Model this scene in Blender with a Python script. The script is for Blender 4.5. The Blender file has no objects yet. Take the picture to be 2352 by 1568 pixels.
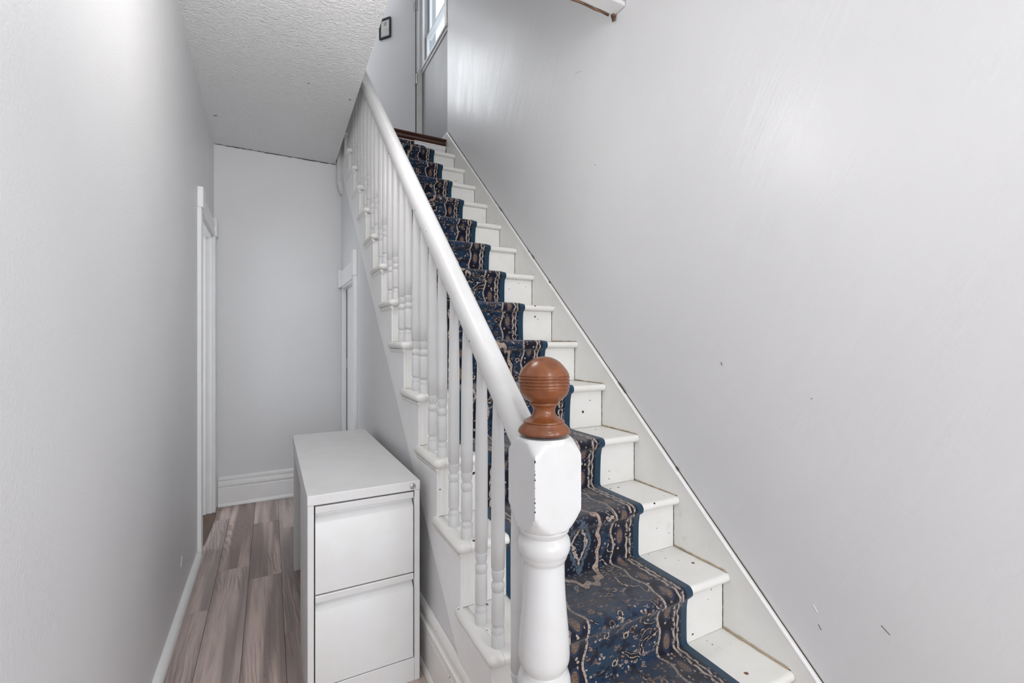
import bpy, bmesh, math, random
from mathutils import Vector, Matrix

random.seed(7)
scene = bpy.context.scene
COL = scene.collection
CAMZ = 1.24
XR_ = 1.465

# ------------------------------------------------------------------ camera
cam_data = bpy.data.cameras.new('camera')
cam = bpy.data.objects.new('camera', cam_data)
COL.objects.link(cam)
cam_data.sensor_width = 36.0
cam_data.lens = 36.0 * 1045.3 / 2352.0
cam_data.clip_start = 0.02
cam.location = (0, 0, CAMZ)
cam.rotation_euler = (math.radians(90), 0, -math.radians(28.0087))
scene.camera = cam

# ------------------------------------------------------------------ world, lights, exposure
world = bpy.data.worlds.new('world')
scene.world = world
world.use_nodes = True
bgn = world.node_tree.nodes['Background']
bgn.inputs[0].default_value = (0.86, 0.93, 1.0, 1)
bgn.inputs[1].default_value = 2.0

vs = scene.view_settings
vs.view_transform = 'Standard'
vs.look = 'None'
vs.gamma = 1.0
vs.use_curve_mapping = False
vs.exposure = 0.17


def area_light(name, loc, rot, sx, sy, power, color=(1, 1, 1)):
    d = bpy.data.lights.new(name, 'AREA')
    d.shape = 'RECTANGLE'
    d.size, d.size_y = sx, sy
    d.energy = power
    d.color = color
    o = bpy.data.objects.new(name, d)
    COL.objects.link(o)
    o.location = loc
    o.rotation_euler = rot
    return o


# daylight through the glazed front door and its side window, behind the camera
area_light('front_door_daylight', (0.55, -3.36, 1.38), (math.radians(90), 0, 0), 1.45, 2.1, 58, (0.975, 0.985, 1.0))
# fill light added at an invented foyer window, to brighten the left wall
area_light('foyer_fill_light', (XR_ - 0.02, -0.85, 1.50), (0, math.radians(90), 0), 1.30, 0.95, 15, (0.975, 0.985, 1.0))
# fill light added in the unseen side room, to brighten the deep hall
area_light('side_room_fill_light', (-1.72, 3.58, 1.35), (0, math.radians(-90), 0), 1.6, 1.3, 8, (0.975, 0.985, 1.0))
# daylight through the window of the upper landing
area_light('landing_window_daylight', (0.34, 4.84, 4.655), (math.radians(-90), 0, 0), 0.34, 0.72, 3.5, (0.97, 0.985, 1.0))
# daylight through the window of the room behind the open upstairs door
area_light('bedroom_window_daylight', (0.52, 5.97, 4.95), (math.radians(-90), 0, 0), 0.80, 0.95, 15, (0.97, 0.985, 1.0))


# ------------------------------------------------------------------ shader helpers
class NT:
    def __init__(self, mat):
        self.t = mat.node_tree

    def new(self, kind, **kw):
        n = self.t.nodes.new(kind)
        for k, v in kw.items():
            setattr(n, k, v)
        return n

    def link(self, a, b):
        self.t.links.new(a, b)

    def inp(self, sock, val):
        if isinstance(val, V):
            self.link(val.s, sock)
        elif isinstance(val, bpy.types.NodeSocket):
            self.link(val, sock)
        else:
            sock.default_value = val

    def math(self, op, a, b=None, c=None):
        n = self.new('ShaderNodeMath', operation=op)
        self.inp(n.inputs[0], a)
        if b is not None:
            self.inp(n.inputs[1], b)
        if c is not None:
            self.inp(n.inputs[2], c)
        return V(self, n.outputs[0])

    def mix(self, f, a, b):
        n = self.new('ShaderNodeMix', data_type='RGBA')
        self.inp(n.inputs[0], f)
        for i, x in ((6, a), (7, b)):
            if isinstance(x, tuple):
                n.inputs[i].default_value = (x[0], x[1], x[2], 1)
            else:
                self.link(x, n.inputs[i])
        return n.outputs[2]

    def noise(self, vec, scale, detail=3.0, rough=0.5, dist=0.0):
        n = self.new('ShaderNodeTexNoise')
        self.link(vec, n.inputs['Vector'])
        n.inputs['Scale'].default_value = scale
        n.inputs['Detail'].default_value = detail
        n.inputs['Roughness'].default_value = rough
        n.inputs['Distortion'].default_value = dist
        return V(self, n.outputs[0])

    def voronoi(self, vec, scale, feature='F1', dims='3D'):
        n = self.new('ShaderNodeTexVoronoi', feature=feature, voronoi_dimensions=dims)
        self.link(vec, n.inputs['Vector'])
        n.inputs['Scale'].default_value = scale
        sep = self.new('ShaderNodeSeparateColor')
        self.link(n.outputs['Color'], sep.inputs[0])
        return V(self, n.outputs['Distance']), V(self, sep.outputs[0]), V(self, sep.outputs[1])

    def combine(self, x, y, z=0.0):
        n = self.new('ShaderNodeCombineXYZ')
        for i, v in enumerate((x, y, z)):
            self.inp(n.inputs[i], v)
        return n.outputs[0]

    def scaled(self, vec, sx, sy, sz):
        n = self.new('ShaderNodeMapping')
        self.link(vec, n.inputs[0])
        n.inputs['Scale'].default_value = (sx, sy, sz)
        return n.outputs[0]

    def bump(self, height, strength, dist):
        n = self.new('ShaderNodeBump')
        n.inputs['Strength'].default_value = strength
        n.inputs['Distance'].default_value = dist
        self.inp(n.inputs['Height'], height)
        return n.outputs[0]


class V:
    def __init__(self, nt, s):
        self.nt, self.s = nt, s

    def __add__(self, o): return self.nt.math('ADD', self, o)
    def __radd__(self, o): return self.nt.math('ADD', o, self)
    def __sub__(self, o): return self.nt.math('SUBTRACT', self, o)
    def __rsub__(self, o): return self.nt.math('SUBTRACT', o, self)
    def __mul__(self, o): return self.nt.math('MULTIPLY', self, o)
    def __rmul__(self, o): return self.nt.math('MULTIPLY', o, self)
    def __truediv__(self, o): return self.nt.math('DIVIDE', self, o)
    def __lt__(self, o): return self.nt.math('LESS_THAN', self, o)
    def __gt__(self, o): return self.nt.math('GREATER_THAN', self, o)
    def abs(self): return self.nt.math('ABSOLUTE', self)
    def sin(self): return self.nt.math('SINE', self)
    def sqrt(self): return self.nt.math('SQRT', self)
    def fract(self): return self.nt.math('FRACT', self)
    def floor(self): return self.nt.math('FLOOR', self)
    def min(self, o): return self.nt.math('MINIMUM', self, o)
    def max(self, o): return self.nt.math('MAXIMUM', self, o)

    def ramp(self, a, b):
        n = self.nt.new('ShaderNodeMapRange')
        n.interpolation_type = 'SMOOTHSTEP'
        self.nt.inp(n.inputs[0], self)
        n.inputs[1].default_value = a
        n.inputs[2].default_value = b
        return V(self.nt, n.outputs[0])


def new_mat(name, rough=0.5, base=(0.8, 0.8, 0.8)):
    m = bpy.data.materials.new(name)
    m.use_nodes = True
    b = m.node_tree.nodes['Principled BSDF']
    b.inputs['Roughness'].default_value = rough
    b.inputs['Base Color'].default_value = (*base, 1)
    nt = NT(m)
    tc = nt.new('ShaderNodeTexCoord')
    return m, nt, b, tc


def mat_wall(name, base, rough, bscale, bdist, strokes=False, trowel=0.0, spec=0.5):
    m, nt, b, tc = new_mat(name, rough, base)
    o = tc.outputs['Object']
    n1 = nt.noise(o, bscale, 4, 0.6)
    if strokes:
        n1 = n1 * 0.4 + nt.noise(nt.scaled(o, 0.45, 1, 1), bscale * 0.65, 3, 0.6, 1.2) * 0.9
    h = n1
    big = nt.noise(o, 1.3, 2, 0.5)
    v1 = big.ramp(0.3, 0.75)
    col = nt.mix(v1, tuple(c * 0.97 for c in base), tuple(min(c * 1.02, 0.88) for c in base))
    # sparse nail holes and scuffs
    d, r, g = nt.voronoi(o, 2.6)
    spot = (d < 0.009) * (r > 0.72)
    col = nt.mix(spot, col, (0.10, 0.085, 0.075))
    nt.link(col, b.inputs['Base Color'])
    rn = nt.noise(nt.scaled(o, 1, 0.6, 0.25), 5.0, 4, 0.7)
    nt.link((rn * 0.24 + (rough - 0.12)).s, b.inputs['Roughness'])
    b.inputs['Specular IOR Level'].default_value = spec
    if trowel:
        rot = nt.new('ShaderNodeMapping')
        nt.link(o, rot.inputs[0])
        rot.inputs['Rotation'].default_value = (math.radians(-28), 0, 0)
        tw = nt.noise(nt.scaled(rot.outputs[0], 1, 16.0, 2.2), 1.0, 4, 0.6, 0.5)
        n2 = nt.new('ShaderNodeBump')
        n2.inputs['Strength'].default_value = 1.0
        n2.inputs['Distance'].default_value = trowel
        nt.link(tw.s, n2.inputs['Height'])
        n1b = nt.new('ShaderNodeBump')
        n1b.inputs['Strength'].default_value = 0.6
        n1b.inputs['Distance'].default_value = bdist
        nt.link(h.s, n1b.inputs['Height'])
        nt.link(n2.outputs[0], n1b.inputs['Normal'])
        nt.link(n1b.outputs[0], b.inputs['Normal'])
    else:
        nt.link(nt.bump(h, 0.6, bdist), b.inputs['Normal'])
    return m


def mat_paint(name, base, rough=0.33, chips=0.0, dirt=0.0, seed=0.0):
    m, nt, b, tc = new_mat(name, rough, base)
    o = tc.outputs['Object']
    mp = nt.new('ShaderNodeMapping')
    nt.link(o, mp.inputs[0])
    mp.inputs['Location'].default_value = (seed, seed * 0.7, seed * 1.3)
    o = mp.outputs[0]
    n1 = nt.noise(o, 9, 4, 0.6)
    col = nt.mix(n1.ramp(0.35, 0.75), base, tuple(base[i] * (0.965, 0.955, 0.93)[i] for i in range(3)))
    if dirt > 0:
        n2 = nt.noise(o, 16, 6, 0.72)
        n3 = nt.noise(o, 3.0, 2, 0.5)
        k = (n2.ramp(0.56, 0.78) * n3.ramp(0.45, 0.7)) * dirt
        col = nt.mix(k, col, (0.50, 0.40, 0.28))
    if chips > 0:
        wv = nt.noise(o, 60, 3, 0.6)
        d, r, g = nt.voronoi(o, 24)
        dd = d + (wv - 0.5) * 0.30
        k = (dd < 0.15) * (r > 1.0 - chips)
        d2, r2, g2 = nt.voronoi(o, 60)
        k = k.max((d2 < 0.16) * (r2 > 1.0 - chips * 0.35))
        col = nt.mix(k, col, nt.mix((g > 0.6), (0.035, 0.022, 0.015), (0.20, 0.075, 0.03)))
        nt.link(nt.bump(n1 * 0.4 + (1.0 - k) * 0.6, 0.35, 0.002), b.inputs['Normal'])
    else:
        nt.link(nt.bump(n1, 0.25, 0.0015), b.inputs['Normal'])
    nt.link(col, b.inputs['Base Color'])
    return m


def mat_plain(name, base, rough=0.4, metallic=0.0):
    m, nt, b, tc = new_mat(name, rough, base)
    n = nt.noise(tc.outputs['Object'], 40, 3, 0.6)
    col = nt.mix(n.ramp(0.3, 0.7), tuple(c * 0.93 for c in base), base)
    nt.link(col, b.inputs['Base Color'])
    b.inputs['Metallic'].default_value = metallic
    return m


def mat_wood(name, c1, c2, rough, axis_scale, scale=8.0):
    m, nt, b, tc = new_mat(name, rough)
    o = nt.scaled(tc.outputs['Object'], *axis_scale)
    n1 = nt.noise(o, scale, 6, 0.65, 0.8)
    n2 = nt.noise(o, scale * 7, 4, 0.6)
    f = (n1 * 0.75 + n2 * 0.3).ramp(0.35, 0.72)
    nt.link(nt.mix(f, c1, c2), b.inputs['Base Color'])
    b.inputs['Coat Weight'].default_value = 0.0
    return m


def mat_plank():
    m, nt, b, tc = new_mat('laminate_plank', 0.42)
    oi = nt.new('ShaderNodeObjectInfo')
    rnd = V(nt, oi.outputs['Random'])
    at = nt.new('ShaderNodeNewGeometry')
    pos = at.outputs['Position']
    off = nt.new('ShaderNodeVectorMath', operation='ADD')
    nt.link(pos, off.inputs[0])
    nt.link(nt.combine(rnd * 37.0, rnd * 91.0, 0.0), off.inputs[1])
    p = off.outputs[0]
    # each plank prints narrow strips of different tone along its length
    strip = nt.noise(nt.scaled(p, 15.0, 0.75, 1), 1.0, 1.5, 0.5)
    grain = nt.noise(nt.scaled(p, 60.0, 3.0, 1), 1.0, 6, 0.7, 0.6)
    fine = nt.noise(nt.scaled(p, 260.0, 12.0, 1), 1.0, 3, 0.6)
    saw = nt.noise(nt.scaled(p, 6.0, 120.0, 1), 1.0, 2, 0.6)
    wn = nt.new('ShaderNodeTexWave', wave_type='RINGS', rings_direction='Z')
    nt.link(nt.scaled(p, 9.0, 1.3, 1), wn.inputs['Vector'])
    wn.inputs['Scale'].default_value = 2.2
    wn.inputs['Distortion'].default_value = 9.0
    wn.inputs['Detail'].default_value = 2.0
    rings = V(nt, wn.outputs['Fac'])
    col = nt.mix(strip.ramp(0.40, 0.60), (0.263, 0.199, 0.182), (0.625, 0.490, 0.440))
    col = nt.mix(rnd * 0.45, col, (0.511, 0.461, 0.440))
    col = nt.mix(grain.ramp(0.42, 0.75) * 0.55, col, (0.185, 0.135, 0.121))
    col = nt.mix(rings.ramp(0.60, 0.95) * nt.noise(p, 1.7, 1).ramp(0.5, 0.62) * 0.55, col, (0.213, 0.156, 0.142))
    col = nt.mix(saw.ramp(0.6, 0.8) * nt.noise(p, 2.3, 1).ramp(0.52, 0.66) * 0.4, col, (0.700, 0.611, 0.568))
    blotch = nt.noise(nt.scaled(p, 14, 5, 1), 1.0, 3, 0.6, 0.8).ramp(0.70, 0.80)
    col = nt.mix(blotch * 0.75, col, (0.106, 0.064, 0.054))
    nt.link(col, b.inputs['Base Color'])
    nt.link(nt.bump(grain * 0.5 + fine * 0.5, 0.3, 0.0012), b.inputs['Normal'])
    return m


RUN_W = 0.57


def mat_runner():
    m, nt, b, tc = new_mat('patterned_runner', 0.95)
    uvn = nt.new('ShaderNodeUVMap')
    sep = nt.new('ShaderNodeSeparateXYZ')
    nt.link(uvn.outputs[0], sep.inputs[0])
    u = V(nt, sep.outputs[0])
    v = V(nt, sep.outputs[1])
    uv = nt.combine(u, v)
    wob = nt.noise(uv, 90, 2, 0.5) - 0.5
    wob2 = nt.noise(uv, 22, 2, 0.5) - 0.5
    u = u + wob * 0.004
    v = v + wob2 * 0.006
    e = u.min(RUN_W - u)
    uvw = nt.combine(u + wob * 0.004, v + wob2 * 0.008)
    BLUE, EDGE = (0.014, 0.040, 0.078), (0.013, 0.050, 0.092)
    NAVY, CREAM = (0.0060, 0.0068, 0.016), (0.47, 0.39, 0.335)
    PEACH, SKY, GREY = (0.30, 0.175, 0.125), (0.085, 0.125, 0.175), (0.085, 0.082, 0.095)
    # ---- field
    col = nt.mix(nt.noise(uv, 7, 3, 0.6).ramp(0.40, 0.62), BLUE, (0.012, 0.030, 0.070))
    dF, rF, gF = nt.voronoi(uvw, 27, dims='2D')
    halo = (dF < 0.40) * (rF > 0.66)
    col = nt.mix(halo, col, NAVY)
    pet = ((dF - 0.24).abs() < 0.07) * (rF > 0.66) * (nt.noise(uv, 150, 2) > 0.44)
    col = nt.mix(pet, col, nt.mix(gF > 0.55, CREAM, PEACH))
    dS, rS, gS = nt.voronoi(uvw, 62, dims='2D')
    fl = (dS < 0.27) * (rS > 0.86)
    col = nt.mix(fl, col, nt.mix(gS > 0.5, CREAM, PEACH))
    blot = (nt.noise(nt.scaled(uvw, 1.0, 1.6, 1), 34, 2, 0.6) > 0.60) * (nt.noise(uv, 210, 2) > 0.42)
    col = nt.mix(blot, col, nt.mix(nt.noise(uv, 11, 1).ramp(0.42, 0.58), (0.20, 0.135, 0.105), (0.35, 0.27, 0.22)))
    dark = nt.noise(uvw, 26, 2, 0.6) < 0.43
    col = nt.mix(dark * 0.8, col, NAVY)
    # scrolling vines
    sc = nt.noise(uvw, 8.0, 1.5, 0.5, 1.6)
    vine = (sc - 0.5).abs()
    gate = nt.noise(uv, 3.1, 1) > 0.54
    col = nt.mix((vine < 0.050) * gate, col, NAVY)
    col = nt.mix((vine < 0.011) * gate * (nt.noise(uv, 130, 2) > 0.42), col, CREAM)
    # ---- medallions down the middle
    P = 1.33
    vv = ((v + 0.775) / P).fract() * P - P / 2
    uc = u - RUN_W / 2
    ang = nt.math('ARCTAN2', vv * 0.55, uc)
    rr = ((uc / 0.088) * (uc / 0.088) + (vv / 0.185) * (vv / 0.185)).sqrt() + (ang * 14.0).sin() * 0.05 + wob2 * 0.25
    col = nt.mix(rr < 1.12, col, NAVY)
    col = nt.mix((rr - 0.98).abs() < 0.085, col, nt.mix(nt.noise(uv, 120, 2).ramp(0.40, 0.52), PEACH, CREAM))
    dM, rM, gM = nt.voronoi(uvw, 75, dims='2D')
    col = nt.mix((rr < 0.86) * (dM < 0.30) * (rM > 0.55), col, SKY)
    di = uc.abs() / 0.055 + vv.abs() / 0.115 + (nt.noise(uv, 60, 2) - 0.5) * 0.55
    col = nt.mix(((di - 0.92).abs() < 0.14) * (nt.noise(uv, 170, 2) > 0.42), col, SKY)
    col = nt.mix(((di - 0.60).abs() < 0.09) * (nt.noise(uv, 120, 2) > 0.40), col, CREAM)
    col = nt.mix(di < 0.42, col, NAVY)
    col = nt.mix((di < 0.30) * (nt.noise(uv, 140, 2) > 0.55), col, SKY)
    # ---- border
    scal = (v * (2 * math.pi / 0.115)).sin() * 0.007
    eb = e + scal
    col = nt.mix(eb < 0.142, col, NAVY)
    col = nt.mix(((eb - 0.136).abs() < 0.0045) * (nt.noise(uv, 140, 2) > 0.40), col, CREAM)
    fbo = (dS < 0.30) * (rS > 0.66) * (e < 0.124)
    col = nt.mix(fbo, col, nt.mix(gS > 0.6, CREAM, nt.mix(gS > 0.3, SKY, PEACH)))
    ov = ((v / 0.105).fract() - 0.5) * 0.105
    oe = e - 0.100
    orr = ((oe / 0.017) * (oe / 0.017) + (ov / 0.034) * (ov / 0.034)).sqrt()
    col = nt.mix(orr < 1.10, col, (0.022, 0.032, 0.070))
    col = nt.mix(orr < 0.78, col, nt.mix(nt.noise(uv, 160, 2).ramp(0.42, 0.58), (0.12, 0.075, 0.05), (0.24, 0.16, 0.12)))
    # paired cream guard stripes
    wv = (v * (2 * math.pi / 0.042)).sin() * 0.0022
    col = nt.mix(e < 0.076, col, NAVY)
    col = nt.mix(((e + wv) - 0.066).abs() < 0.0046, col, CREAM)
    col = nt.mix(((e - wv) - 0.049).abs() < 0.0040, col, CREAM)
    dN, rN, gN = nt.voronoi(uvw, 95, dims='2D')
    col = nt.mix((dN < 0.40) * (rN > 0.55) * (e < 0.076) * (e > 0.034), col, nt.mix(gN > 0.5, NAVY, (0.16, 0.14, 0.17)))
    col = nt.mix(e < 0.033, col, EDGE)
    # ---- soil on the walked part of each tread
    at = nt.new('ShaderNodeAttribute', attribute_name='wear')
    w = V(nt, at.outputs['Fac']) * nt.noise(uv, 9, 3, 0.6).ramp(0.25, 0.6)
    col = nt.mix(w * 0.72, col, GREY)
    pile = nt.noise(uv, 420, 2, 0.6)
    col = nt.mix(pile.ramp(0.35, 0.7) * 0.25, col, NAVY)
    nt.link(col, b.inputs['Base Color'])
    b.inputs['Sheen Weight'].default_value = 0.25
    b.inputs['Sheen Roughness'].default_value = 0.5
    b.inputs['Specular IOR Level'].default_value = 0.15
    nt.link(nt.bump(pile, 0.5, 0.002), b.inputs['Normal'])
    return m


def mat_glass():
    m = bpy.data.materials.new('window_glass')
    m.use_nodes = True
    nt = NT(m)
    nt.t.nodes.remove(nt.t.nodes['Principled BSDF'])
    out = nt.t.nodes['Material Output']
    tr = nt.new('ShaderNodeBsdfTransparent')
    tr.inputs[0].default_value = (0.95, 0.97, 0.98, 1)
    gl = nt.new('ShaderNodeBsdfGlossy')
    gl.inputs['Roughness'].default_value = 0.02
    fr = nt.new('ShaderNodeLayerWeight')
    fac = V(nt, fr.outputs['Facing'])
    mx = nt.new('ShaderNodeMixShader')
    nt.link((fac * fac * fac * 0.22 + 0.02).s, mx.inputs[0])
    nt.link(tr.outputs[0], mx.inputs[1])
    nt.link(gl.outputs[0], mx.inputs[2])
    nt.link(mx.outputs[0], out.inputs[0])
    return m


def mat_emit(name, col, strength):
    m, nt, b, tc = new_mat(name, 0.4, col)
    b.inputs['Emission Color'].default_value = (*col, 1)
    b.inputs['Emission Strength'].default_value = strength
    return m


M = {
    'wall': mat_wall('wall_paint', (0.715, 0.713, 0.722), 0.42, 140, 0.0016),
    'wall_gloss': mat_wall('semi_gloss_wall_paint', (0.715, 0.713, 0.722), 0.33, 140, 0.0007, trowel=0.0017, spec=0.42),
    'wall_grey': mat_wall('darker_wall_tone', (0.40, 0.40, 0.41), 0.5, 140, 0.0012),  # wall colour in a darker tone, for the strip around the window
    'ceil': mat_wall('stippled_ceiling', (0.89, 0.89, 0.89), 0.42, 110, 0.030, strokes=True),
    'ceil_plain': mat_wall('ceiling_paint', (0.82, 0.82, 0.82), 0.6, 140, 0.001),
    'trim': mat_paint('trim_paint', (0.85, 0.85, 0.855), 0.30),
    'old': mat_paint('old_stair_paint', (0.80, 0.795, 0.775), 0.32, chips=0.10, dirt=0.55),
    'tread': mat_paint('worn_tread_paint', (0.82, 0.81, 0.785), 0.30, chips=0.16, dirt=0.75, seed=3.1),
    'rail': mat_paint('railing_paint', (0.665, 0.665, 0.668), 0.27, chips=0.012, dirt=0.12, seed=5.7),
    'newel': mat_paint('newel_paint', (0.62, 0.62, 0.627), 0.27, chips=0.03, dirt=0.10, seed=9.2),
    'metal': mat_paint('white_enamel', (0.73, 0.73, 0.735), 0.35),
    'metal_in': mat_plain('grey_enamel_inside', (0.45, 0.45, 0.46), 0.5),
    'plank': mat_plank(),
    'subfloor': mat_plain('dark_subfloor', (0.05, 0.035, 0.03), 0.8),
    'sill': mat_wood('dark_threshold', (0.045, 0.022, 0.012), (0.13, 0.060, 0.032), 0.35, (3, 1, 1), 7),
    'ball': mat_wood('turned_oak', (0.105, 0.030, 0.010), (0.215, 0.070, 0.024), 0.24, (1, 1, 0.6), 9),
    'mahog': mat_wood('mahogany_nosing', (0.022, 0.007, 0.004), (0.085, 0.026, 0.013), 0.30, (0.3, 6, 6), 9),
    'runner': mat_runner(),
    'crack': mat_plain('dirty_joint', (0.075, 0.048, 0.032), 0.9),
    'stain': mat_plain('old_caulk', (0.43, 0.34, 0.24), 0.7),
    'chrome': mat_plain('steel', (0.60, 0.60, 0.58), 0.25, 1.0),
    'black': mat_plain('black_frame', (0.010, 0.009, 0.013), 0.35),
    'paper': mat_plain('paper', (0.78, 0.78, 0.75), 0.8),
    'ink': mat_plain('faint_ink', (0.42, 0.42, 0.42), 0.8),
    'gap': mat_plain('gap_shade_and_chips', (0.02, 0.02, 0.02), 0.9),  # near-black for shade painted into gaps, and for paint chips and flecks
    'rawwood': mat_wood('split_wood', (0.035, 0.015, 0.010), (0.30, 0.17, 0.10), 0.6, (1, 6, 6), 9),
    'glass': mat_glass(),
    'lamp': mat_emit('lamp_glass', (1.0, 0.97, 0.92), 4.0),
    'siding': mat_plain('blue_grey_siding', (0.50, 0.60, 0.70), 0.6),
}


# ------------------------------------------------------------------ mesh helpers
class MB:
    def __init__(self):
        self.v, self.f = [], []

    def add(self, verts, faces):
        b = len(self.v)
        self.v += [tuple(p) for p in verts]
        self.f += [tuple(i + b for i in f) for f in faces]
        return self

    def box(self, x0, x1, y0, y1, z0, z1):
        v = [(x, y, z) for z in (z0, z1) for y in (y0, y1) for x in (x0, x1)]
        return self.add(v, [(0, 2, 3, 1), (4, 5, 7, 6), (0, 1, 5, 4), (2, 6, 7, 3), (0, 4, 6, 2), (1, 3, 7, 5)])

    def prism(self, poly, a0, a1, axis='x'):
        # polygon extruded along an axis; poly is (y,z) for x, (x,z) for y, (x,y) for z
        def p(q, a):
            return {'x': (a, q[0], q[1]), 'y': (q[0], a, q[1]), 'z': (q[0], q[1], a)}[axis]
        n = len(poly)
        v = [p(q, a0) for q in poly] + [p(q, a1) for q in poly]
        f = [tuple(range(n))[::-1], tuple(range(n, 2 * n))]
        f += [(i, (i + 1) % n, n + (i + 1) % n, n + i) for i in range(n)]
        return self.add(v, f)

    def lathe(self, prof, cx, cy, seg=32, cap=True):
        # prof: list of (r, z)
        v, f = [], []
        for r, z in prof:
            for k in range(seg):
                a = 2 * math.pi * k / seg
                v.append((cx + r * math.cos(a), cy + r * math.sin(a), z))
        for i in range(len(prof) - 1):
            for k in range(seg):
                k2 = (k + 1) % seg
                f.append((i * seg + k, i * seg + k2, (i + 1) * seg + k2, (i + 1) * seg + k))
        if cap:
            f.append(tuple(range(seg))[::-1])
            f.append(tuple((len(prof) - 1) * seg + k for k in range(seg)))
        return self.add(v, f)

    def rings(self, rings, closed=True, cap=True):
        n = len(rings[0])
        v = [p for r in rings for p in r]
        f = []
        for i in range(len(rings) - 1):
            for k in range(n if closed else n - 1):
                k2 = (k + 1) % n
                f.append((i * n + k, i * n + k2, (i + 1) * n + k2, (i + 1) * n + k))
        if cap:
            f.append(tuple(range(n))[::-1])
            f.append(tuple((len(rings) - 1) * n + k for k in range(n)))
        return self.add(v, f)

    def tube(self, pts, r, seg=6):
        pts = [Vector(p) for p in pts]
        rings = []
        for i, p in enumerate(pts):
            t = (pts[min(i + 1, len(pts) - 1)] - pts[max(i - 1, 0)]).normalized()
            a = t.cross(Vector((0, 0, 1)))
            if a.length < 1e-3:
                a = t.cross(Vector((1, 0, 0)))
            a.normalize()
            bb = t.cross(a)
            rings.append([tuple(p + a * r * math.cos(2 * math.pi * k / seg) + bb * r * math.sin(2 * math.pi * k / seg)) for k in range(seg)])
        return self.rings(rings)

    def build(self, name, mat, parent=None, bevel=0.0, smooth=35, origin=None, seg=2):
        me = bpy.data.meshes.new(name)
        o0 = Vector(origin) if origin else Vector((0, 0, 0))
        me.from_pydata([tuple(Vector(p) - o0) for p in self.v], [], self.f)
        bm = bmesh.new()
        bm.from_mesh(me)
        bmesh.ops.recalc_face_normals(bm, faces=bm.faces)
        bm.to_mesh(me)
        bm.free()
        if smooth:
            for p in me.polygons:
                p.use_smooth = True
            me.set_sharp_from_angle(angle=math.radians(smooth))
        me.materials.append(mat)
        ob = bpy.data.objects.new(name, me)
        COL.objects.link(ob)
        if origin:
            ob.location = o0
        if parent:
            ob.parent = parent
            if origin and parent.location.length > 0:
                ob.location = o0 - parent.location
            elif parent.location.length > 0:
                ob.location = -parent.location
        if bevel:
            md = ob.modifiers.new('bevel', 'BEVEL')
            md.width = bevel
            md.segments = seg
            md.limit_method = 'ANGLE'
            md.angle_limit = math.radians(40)
            md.harden_normals = False
        return ob


def tag(o, label=None, cat=None, group=None, kind=None):
    if label:
        o['label'] = label
    if cat:
        o['category'] = cat
    if group:
        o['group'] = group
    if kind:
        o['kind'] = kind
    return o


def empty(name, label, cat, group=None, kind=None):
    o = bpy.data.objects.new(name, None)
    COL.objects.link(o)
    o.empty_display_size = 0.1
    return tag(o, label, cat, group, kind)


def jit0(p0, p1, n, amt, axes):
    pts = []
    for i in range(n + 1):
        t = i / n
        p = [p0[j] + (p1[j] - p0[j]) * t for j in range(3)]
        for j in axes:
            p[j] += random.uniform(-amt, amt)
        pts.append(p)
    return pts


def struct(o, label, cat):
    return tag(o, label, cat, None, 'structure')


# ------------------------------------------------------------------ dimensions (metres; floor z = 0; stairs climb along +Y)
XL = -0.370          # left wall
XS = 0.530           # wall under the stairs
XR = 1.465           # right wall
YB = 4.055           # back wall of the hall
YF = -3.40           # front wall behind the camera
ZTOP = 5.60
RISE, RUN, NOSE1 = 0.2064, 0.226, 0.838
NT_ = 14             # treads below the landing
XN = 0.505           # outer edge of return nosings
XI = 1.444           # face of the wall stringer
TH = 0.032           # tread thickness
OVER = 0.030
ZL = RISE * 15       # landing level
XC = 0.480           # edge of the hall ceiling


def top(k): return RISE * k
def nose(k): return NOSE1 + RUN * (k - 1)
def zceil(y): return 2.72 + 0.045 * (YB - y)


# ------------------------------------------------------------------ floor
fl = MB().box(XL - 0.02, XR + 0.02, YF - 0.02, YB + 0.08, -0.06, -0.012).build('floor', M['subfloor'], smooth=0)
struct(fl, 'grey brown wood look plank floor of the hall', 'floor')
seams = [XL, -0.25, -0.098, 0.055, 0.207, 0.359, 0.511, 0.663, 0.815, 0.967, 1.119, 1.271, 1.423, XR]
joints = {0: [0.08, 1.30, 2.52, 3.74], 1: [-0.75, 0.47, 1.69, 2.91], 2: [-0.9, 0.30, 1.52, 2.736, 3.557], 3: [-0.28, 0.94, 2.16, 3.38]}
for i in range(len(seams) - 1):
    x0, x1 = seams[i], seams[i + 1]
    yend = YB if x1 <= 0.52 else 1.0
    js = joints.get(i) or [YF + 0.35 + 0.41 * ((i * 2) % 3) + 1.22 * q for q in range(6)]
    ys = [YF] + [j for j in js if YF + 0.05 < j < yend - 0.05] + [yend]
    for a, b_ in zip(ys, ys[1:]):
        dz = random.uniform(-0.0003, 0.0003)
        o = MB().box(x0 + 0.0005, x1 - 0.0005, a + 0.0005, b_ - 0.0005, -0.012, dz).build('plank', M['plank'], fl, bevel=0.0012, smooth=0, seg=1)

# ------------------------------------------------------------------ walls
# left wall with the opening of the hall door
D1a, D1b, D1h = 3.245, 3.930, 2.010
wl = MB()
wl.box(XL - 0.14, XL, YF - 0.1, D1a, -0.05, ZTOP)
wl.box(XL - 0.14, XL, D1b, 5.0, -0.05, ZTOP)
wl.box(XL - 0.14, XL, D1a, D1b, D1h, ZTOP)
struct(wl.build('wall_left', M['wall'], smooth=0), 'pale grey plaster wall along the left side of the hall', 'wall')

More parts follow.
